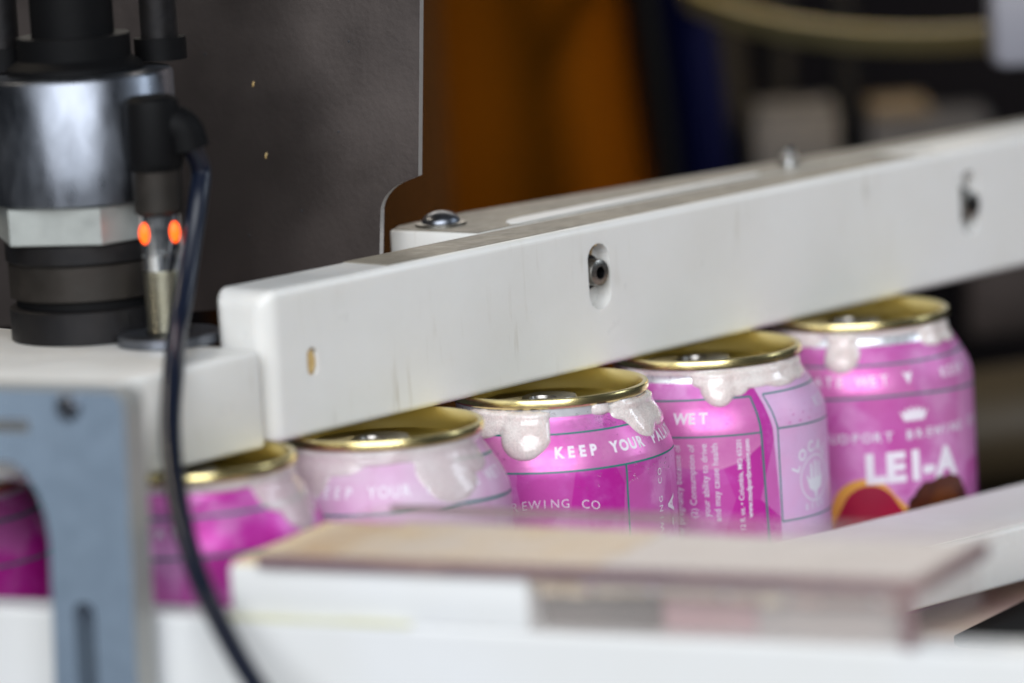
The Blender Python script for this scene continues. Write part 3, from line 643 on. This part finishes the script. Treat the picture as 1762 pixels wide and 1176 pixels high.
slathe(el, [(45.6, 6.4), (46.4, 7.0), (48, 7.3), (62, 7.3), (64, 6.8), (65, 5.6)], 32, cap0=True, cap1=True)
tube(el, [SO + rv * 1 + zv * 57.5, SO + rv * 5 + zv * 57, SO + rv * 7.6 + zv * 55.2, SO + rv * 8.8 + zv * 50.5], 5.6, 18, 6)
mesh_obj('elbow_plug', el, M['black'], sn)
# cable, leaving the plug and drooping in front of block and cans (absolute mm)
base = Vector((-108, 34.8, 26)) + SO
CABLE = [(-96.9, 30.2, 70.4), (-100.7, 27.8, 63.7), (-106.5, 25.5, 52.4), (-113.6, 21.8, 41.4), (-123.3, 15.3, 32.6), (-140.5, -0.4, 25.8), (-152.3, -10.7, 16.6), (-163.1, -21.9, 7.6), (-173.2, -34.4, -3.3), (-182.0, -48.2, -14.0), (-189.3, -63.6, -24.6), (-194.3, -78.5, -35.4), (-196.1, -94.5, -48.5)]
CABLE = [Vector(p) for p in CABLE]
bm = bmesh.new(); tube(bm, [base + rv * 9.2 + zv * 52] + CABLE, 2.7, 16, 6)
tag(mesh_obj('sensor_cable', bm, M['cable']), 'thin black cable hanging from the sensor plug in front of the cans', 'cable')

# ================================================================ SEAMER HEAD behind the block
AX = Vector((-105, 67, 26))
sm = empty('seamer_column', AX, 'round steel piston on dark stacked collars behind the sensor', 'machine')
def ring(name, prof, m_, parent=sm, n=72, **k):
    bm = bmesh.new(); lathe(bm, prof, n, cap0=True, cap1=True); return mesh_obj(name, bm, m_, parent, **k)
ring('base_collar', [(0.1, 21.5), (0.3, 22), (8.6, 22), (9.0, 21.4)], M['darkmetal'])
ring('spacer', [(9.1, 20), (11.2, 20)], M['black'])
ring('middle_collar', [(11.3, 20.8), (11.7, 21.6), (20.7, 21.6), (21.1, 21)], M['brownmetal'])
ring('upper_collar', [(21.2, 21.8), (21.6, 22.2), (26.2, 22.2), (26.6, 21.6)], M['darkmetal'])
bm = bmesh.new(); lathe(bm, [(26.8, 25.2), (27.1, 25.8), (36.4, 25.8), (36.7, 25.2)], 6, cap0=True, cap1=True); mesh_obj('hex_nut', bm, M['bright_steel'], sm, smooth=False, rotz=AZ + R(180 + 30 - 17))
ring('piston', [(36.9, 24.5), (37.4, 25.7), (69, 25.7), (70, 25.0), (70.3, 22)], M['steel'])
ring('piston_rod', [(70.5, 10), (71, 11), (140, 11)], M['black'])
ring('oil_collar', [(70.4, 18), (72, 18), (74, 15), (80, 15)], M['black'])
for k, (r_, d_) in enumerate(((-20, 8), (22, 12))):
    t = empty('guide_rod', AX + rv * r_ + dv * d_ + zv * 71, 'dark upright rod %s the piston' % ('left of' if k == 0 else 'right of'), 'rod', 'dark rods above the steel piston')
    bm = bmesh.new(); lathe(bm, [(0, 5), (60, 5)], 24, cap0=True, cap1=True); mesh_obj('rod', bm, M['darkmetal'], t)
    bm = bmesh.new(); lathe(bm, [(0, 7), (6, 7)], 24, cap0=True, cap1=True); mesh_obj('rod_collar', bm, M['black'], t)

# ================================================================ STAINLESS SHEET
pa = Vector((0.307024, -0.951702, 0)); na = Vector((-pa.y, pa.x, 0))       # along the sheet, away from the camera
pts = [(6.0, 88), (3.6, 57.6), (0.0, 56.3), (-2.0, 55.6), (-3.9, 54.6), (-5.6, 53.3), (-7.0, 51.8), (-8.0, 50.2), (-8.6, 48.4), (-9.9, 34.7), (-10.3, 24), (-185, 10), (-170, 130), (9.2, 130)]
bm = bmesh.new(); prism(bm, pts, 0, 2.4)
for v in bm.verts: v.co = Vector((-13.5, 36.4, 0)) + pa * v.co.x + zv * v.co.y + na * v.co.z
bm.normal_update()
sheet = mesh_obj('steel_sheet', bm, M['sheet'], smooth=False, extra=[M['sheetedge']])
for p in sheet.data.polygons:
    if abs(Vector(p.normal).dot(na)) < 0.5: p.material_index = 1
tag(sheet, 'dark stainless steel panel with notched right edge rising behind the white rail', 'steel sheet')

for (u_, z_, l_) in ((-45.5, 83.5, 1.5), (-43.0, 63.5, 1.7), (-60, 92, 0.7), (-20, 70, 0.6), (-33, 48, 0.6), (-70, 60, 0.8), (-15, 95, 0.6), (-50, 41, .5)):
    bm = bmesh.new(); bmesh.ops.create_icosphere(bm, subdivisions=1, radius=0.5)
    for v in bm.verts: v.co = Vector((-13.5, 36.4, z_)) + pa * (u_ + v.co.x * 0.7 + 0.25 * v.co.z * l_) + zv * (v.co.z * l_ * 1.2) + na * (v.co.y * 0.4 - 0.1)
    mesh_obj('dried_fleck', bm, M['stain'] if l_ > 1 else M['greybox'], sheet)

# ================================================================ BRACKET in front
br = empty('steel_bracket', (-198.5, -29.9, -50), 'blurred blue grey steel bracket standing in front at the left', 'bracket')
a = R(-25); pb = (math.cos(a) * rv + math.sin(a) * dv); nb = (-math.sin(a) * rv + math.cos(a) * dv)
pts = [(-34, 32.6), (7.5, 32.4), (9.6, 31.6), (10.8, 30.0), (11.2, 27.0), (10.1, -14), (9.2, -43), (8.6, -62), (-14.2, -62), (-13.7, -43), (-12.6, -20), (-12.0, -4), (-12.6, 1), (-14.4, 7), (-17.4, 12), (-21, 14.6), (-34, 15), (-34, 22), (-15.4, 22), (-15.2, 25), (-34, 25.2)]
bm = bmesh.new(); prism(bm, pts, 0, 10)
def bput(v): return Vector((0, 0, 50)) + pb * v.x + zv * v.y + nb * v.z
for v in bm.verts: v.co = bput(v.co)
plate = mesh_obj('bracket_plate', bm, M['bracket'], br, smooth=False, extra=[M['bracket_side']])
for p in plate.data.polygons:
    if abs(Vector(p.normal).dot(nb)) < 0.5: p.material_index = 1
b = bmesh.new(); ppt = []
for k in range(11): q = math.pi * k / 10; ppt.append((-3.9 + 2.9 * math.cos(q), -22.4 + 2.9 * math.sin(q)))
ppt += [(-7.9, -90), (-2.3, -90)]
prism(b, ppt, -4, 16)
for v in b.verts: v.co = bput(v.co)
boolean_cut(plate, [b])
bm = bmesh.new(); lathe(bm, [(0, 3.2), (1.0, 3.1), (1.6, 2.5), (1.6, 1.5), (0.5, 1.2), (0.4, 0.1)], 24, cap0=True, cap1=True)
for v in bm.verts: v.co = bput(Vector((v.co.x - 3.9, v.co.y + 28.5, -v.co.z)))
mesh_obj('screw', bm, M['steel'], br)

# ================================================================ FOREGROUND GUARD, LEDGE AND BASE (frame G)
G0 = Vector((-180, -42, 0)); e1 = Vector((0.285, -0.9585, 0)).normalized(); e2 = Vector((0.9585, 0.285, 0)).normalized()
def gbox(bm, s0, s1, t0, t1, z0, z1, bev=0):
    start = len(bm.verts); bm.verts.ensure_lookup_table()
    tmp = bmesh.new(); box(tmp, s0, s1, t0, t1, z0, z1, bev)
    me = bpy.data.meshes.new('tmp'); 
    for v in tmp.verts: c = v.co.copy(); v.co = G0 + e1 * c.x + e2 * c.y + zv * c.z
    tmp.to_mesh(me); tmp.free(); bm.from_mesh(me); bpy.data.meshes.remove(me)
bm = bmesh.new(); gbox(bm, -140, 330, 0, 14, -75, -25.4, 1.2)
base = mesh_obj('front_base', bm, M['hdpe_bright']); tag(base, 'broad white plastic base filling the bottom of the view, very blurred', 'base')
b = bmesh.new(); lathe(b, [(-4, 3.0), (6, 3.0)], 20, cap0=True, cap1=True)
for v in b.verts: c = v.co.copy(); v.co = G0 + e1 * (97 + c.x) + zv * (-43 + c.y) + e2 * c.z
boolean_cut(base, [b])
bm = bmesh.new(); gbox(bm, 11, 91, 1.5, 20, -25.3, -12.4, 1.0)
tag(mesh_obj('white_ledge', bm, M['hdpe_bright']), 'short white block on the base under the left half of the clear guard', 'block')
g = empty('clear_guard', G0 + e1 * 105 + zv * -25, 'clear acrylic guard with mauve cut edges in the foreground, wet with beer', 'guard')
gi = -(G0 + e1 * 105 + zv * -25)
def gpart(name, m_, boxes, **k):
    bm = bmesh.new()
    for bx in boxes: gbox(bm, *bx)
    return mesh_obj(name, bm, m_, g, loc=gi, smooth=False, **k)
gpart('top_sheet', M['acrylic'], [(20, 188, 1.2, 62, -11.0, -9.6)])
gpart('front_pane', M['acrylic'], [(91.4, 186.4, 0.4, 2.0, -25, -11.2)])
gpart('side_pane', M['acrylic'], [(186.6, 188, 0.4, 43, -25, -11.2)])
gpart('top_edge', M['acrylic_edge'], [(20, 188, -0.4, 1.1, -12.4, -9.4)])
gpart('corner_edge', M['acrylic_edge'], [(185.4, 188.5, -0.8, 0.3, -25.2, -12.5)])
gpart('side_edge', M['acrylic_edge'], [(188.1, 190.6, -0.2, 43, -12.6, -9.4)])
gpart('rear_edge', M['acrylic_edge'], [(24, 104, 62.1, 63.2, -11.0, -9.4)])
gpart('wet_plate', M['amber'], [(34.2, 104, 2.4, 52, -14.5, -11.4)])
gpart('stained_end', M['tanstain'], [(12, 34, 2.4, 50, -14.3, -11.6)])
gpart('yellow_seam', M['seam'], [(11, 60, -0.25, 1.2, -25.6, -24.4)])
gpart('pale_plate', M['hdpe_pale'], [(104.3, 184, 2.4, 51, -14.5, -11.6)])
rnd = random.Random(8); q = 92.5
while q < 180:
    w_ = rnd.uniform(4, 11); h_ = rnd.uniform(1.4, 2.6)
    gpart('painted_glint', M['glint'] if rnd.random() < 0.6 else M['traybeige'], [(q, min(183, q + w_), 4 + rnd.random(), 6.5, -14.8 - h_, -14.7)]); q += w_ + rnd.uniform(0.6, 3)  # pale blocks paint the row of warm reflected glints behind the pane
gpart('lower_bar', M['greybar'], [(92, 122, 8, 11, -25, -17.6)])
gpart('lower_bar', M['pinkreflect'], [(122.4, 146, 8.4, 11, -25, -17.6)])  # pink reflection in the pane, painted as a bar
gpart('lower_bar', M['greypale'], [(146.4, 183, 8, 11, -25, -17.6)])

# ---------------- lower side rail along the cans
lr = empty('lower_rail', (60, -60, -68), 'white lower guide rail rising to the right in front of the last can', 'guide rail')
bm = bmesh.new(); box(bm, -30, 330, -79, -36.5, -67, -51.0, 1.2, 3); mesh_obj('rail_body', bm, M['hdpe'], lr, loc=(-60, 60, 68), rotz=0)
bm = bmesh.new(); box(bm, -29, 329, -77.5, -38, -50.95, -50.6); mesh_obj('wet_top', bm, M['hdpe_pale'], lr, loc=(-60, 60, 68), smooth=False)
lr.rotation_euler.y = R(1.6)

bm = bmesh.new(); box(bm, 10, 420, -330, -50, -84, -77, 1)
tag(mesh_obj('drip_tray', bm, M['traybeige'], smooth=False), 'beige wet tray surface low at the right behind the clear guard', 'tray')
bm = bmesh.new(); prism(bm, [(60, -90), (62, -87), (112, -76), (140, -120), (64, -113)], -76.9, -74, 0.6)
tag(mesh_obj('black_stop', bm, M['black']), 'black wedge shaped stop at the lower right edge', 'block')

# ================================================================ BACKGROUND machinery
def vb(bm, r0, r1, d0, d1, z0, z1, bev=0):
    tmp = bmesh.new(); box(tmp, r0, r1, d0, d1, z0, z1, bev)
    me = bpy.data.meshes.new('tmp')
    for v in tmp.verts: c = v.co.copy(); v.co = V(c.x, c.y, c.z)
    tmp.to_mesh(me); tmp.free(); bm.from_mesh(me); bpy.data.meshes.remove(me)
dr = empty('orange_drum', V(-34, 540, -60), 'large blurred rust orange drum behind the steel sheet', 'drum')
bm = bmesh.new(); lathe(bm, [(-120, 88), (190, 88)], 96, cap0=True, cap1=True); mesh_obj('drum_body', bm, M['orange'], dr)
dr.rotation_mode = 'QUATERNION'; dr.rotation_quaternion = Matrix.Rotation(R(-6), 3, dv).to_quaternion()
bp_ = empty('drum_shade_pipe', V(-58, 430, -200), 'dark brown upright pipe added for the shaded left side of the orange drum', 'pipe')  # added dark shape, stands in for the shaded left of the drum
bm = bmesh.new(); lathe(bm, [(0, 30), (320, 30)], 64, cap0=True, cap1=True); mesh_obj('pipe_body', bm, M['drumshade'], bp_)
hp = bmesh.new(); tube(hp, [V(54, 420, 130), V(57, 420, 90), V(60, 420, 60), V(63, 420, 20), V(66, 420, -40)], 9, 24)
tag(mesh_obj('blue_hose', hp, M['navy']), 'thick dark navy hose slanting down beside the orange drum', 'hose')
hp = bmesh.new(); tube(hp, [V(43, 430, 130), V(48, 430, 60), V(52, 430, 10), V(55, 430, -40)], 3.5, 20)
tag(mesh_obj('black_hose', hp, M['black']), 'slim black hose between the orange drum and the navy hose', 'hose')
hp = bmesh.new(); tube(hp, [V(72, 485, 130), V(74, 485, 60), V(77, 485, 10), V(78, 485, -40)], 8, 20)
tag(mesh_obj('black_post', hp, M['black']), 'black post right of the navy hose', 'post')
# ring
tr = empty('turntable_ring', V(152, 462, 83), 'large khaki metal ring at the top right, far out of focus', 'ring')
bm = bmesh.new(); n = 96; pr_ = [(-4.2, 104), (-4.2, 108), (4.2, 109), (4.2, 104.5)]
rings = []
for (z_, r_) in pr_: rings.append([bm.verts.new(Vector((r_ * math.cos(2 * math.pi * i / n), r_ * math.sin(2 * math.pi * i / n), z_))) for i in range(n)])
for A_, B_ in zip(rings, rings[1:] + rings[:1]):
    for i in range(n): bm.faces.new((A_[i], A_[(i + 1) % n], B_[(i + 1) % n], B_[i]))
rot = Matrix.Rotation(R(17), 3, rv)
for v in bm.verts: v.co = rot @ v.co
mesh_obj('ring_band', bm, M['ring'], tr)
bx = empty('machine_casting', V(102, 440, 0), 'left of two blurred grey castings above the rail at the right', 'casting', 'grey castings in the dark background')
bm = bmesh.new(); vb(bm, 82, 113, 440, 470, -30, 20, 2); mesh_obj('casting_body', bm, M['greybox'], bx, loc=-V(102, 440, 0))
bm = bmesh.new(); vb(bm, 83, 112, 441, 469, 20.1, 23, 1); mesh_obj('casting_top', bm, M['greybox'], bx, loc=-V(102, 440, 0))
bx = empty('machine_casting', V(150, 440, 0), 'right of two blurred grey castings, with a tan top', 'casting', 'grey castings in the dark background')
bm = bmesh.new(); vb(bm, 124, 168, 440, 470, -30, 17, 2); mesh_obj('casting_body', bm, M['greybox'], bx, loc=-V(150, 440, 0))
bm = bmesh.new(); vb(bm, 125, 146, 439, 469, 17.1, 22, 1); mesh_obj('casting_top', bm, M['tanbox'], bx, loc=-V(150, 440, 0))
for i, (r_, z0, z1, w_) in enumerate(((98, 24, 120, 5), (121, -30, 110, 4.5))):
    hp = bmesh.new(); tube(hp, [V(r_ - 3, 480, z0), V(r_ - 2, 480, (z0 + z1) / 2), V(r_ - 4, 480, z1)], w_, 18)
    tag(mesh_obj('dark_post', hp, M['black']), ('dark post standing above the left grey casting', 'dark post in the gap between the two grey castings')[i], 'post')
bm = bmesh.new(); vb(bm, 60, 240, 640, 650, -120, 140); tag(mesh_obj('machine_housing', bm, M['backdrop'], smooth=False), 'dark brown machine housing behind the castings', 'housing')
wb = bmesh.new(); vb(wb, 152, 182, 260, 282, 51, 90, 4)
tag(mesh_obj('corner_bracket', wb, M['bracketgrey']), 'pale rounded bracket in the top right corner', 'bracket')
bm = bmesh.new(); hp = bmesh.new(); tube(hp, [V(120, 350, -86), V(165, 350, -82), V(210, 350, -78)], 21, 28)
tag(mesh_obj('rear_roller', hp, M['tanbox']), 'blurred beige roller behind the rightmost can', 'roller')
bm = bmesh.new(); vb(bm, 152, 190, 390, 400, -58, 6, 3); tag(mesh_obj('mauve_plate', bm, M['sheet']), 'dim mauve plate under the rail at the right edge', 'plate')
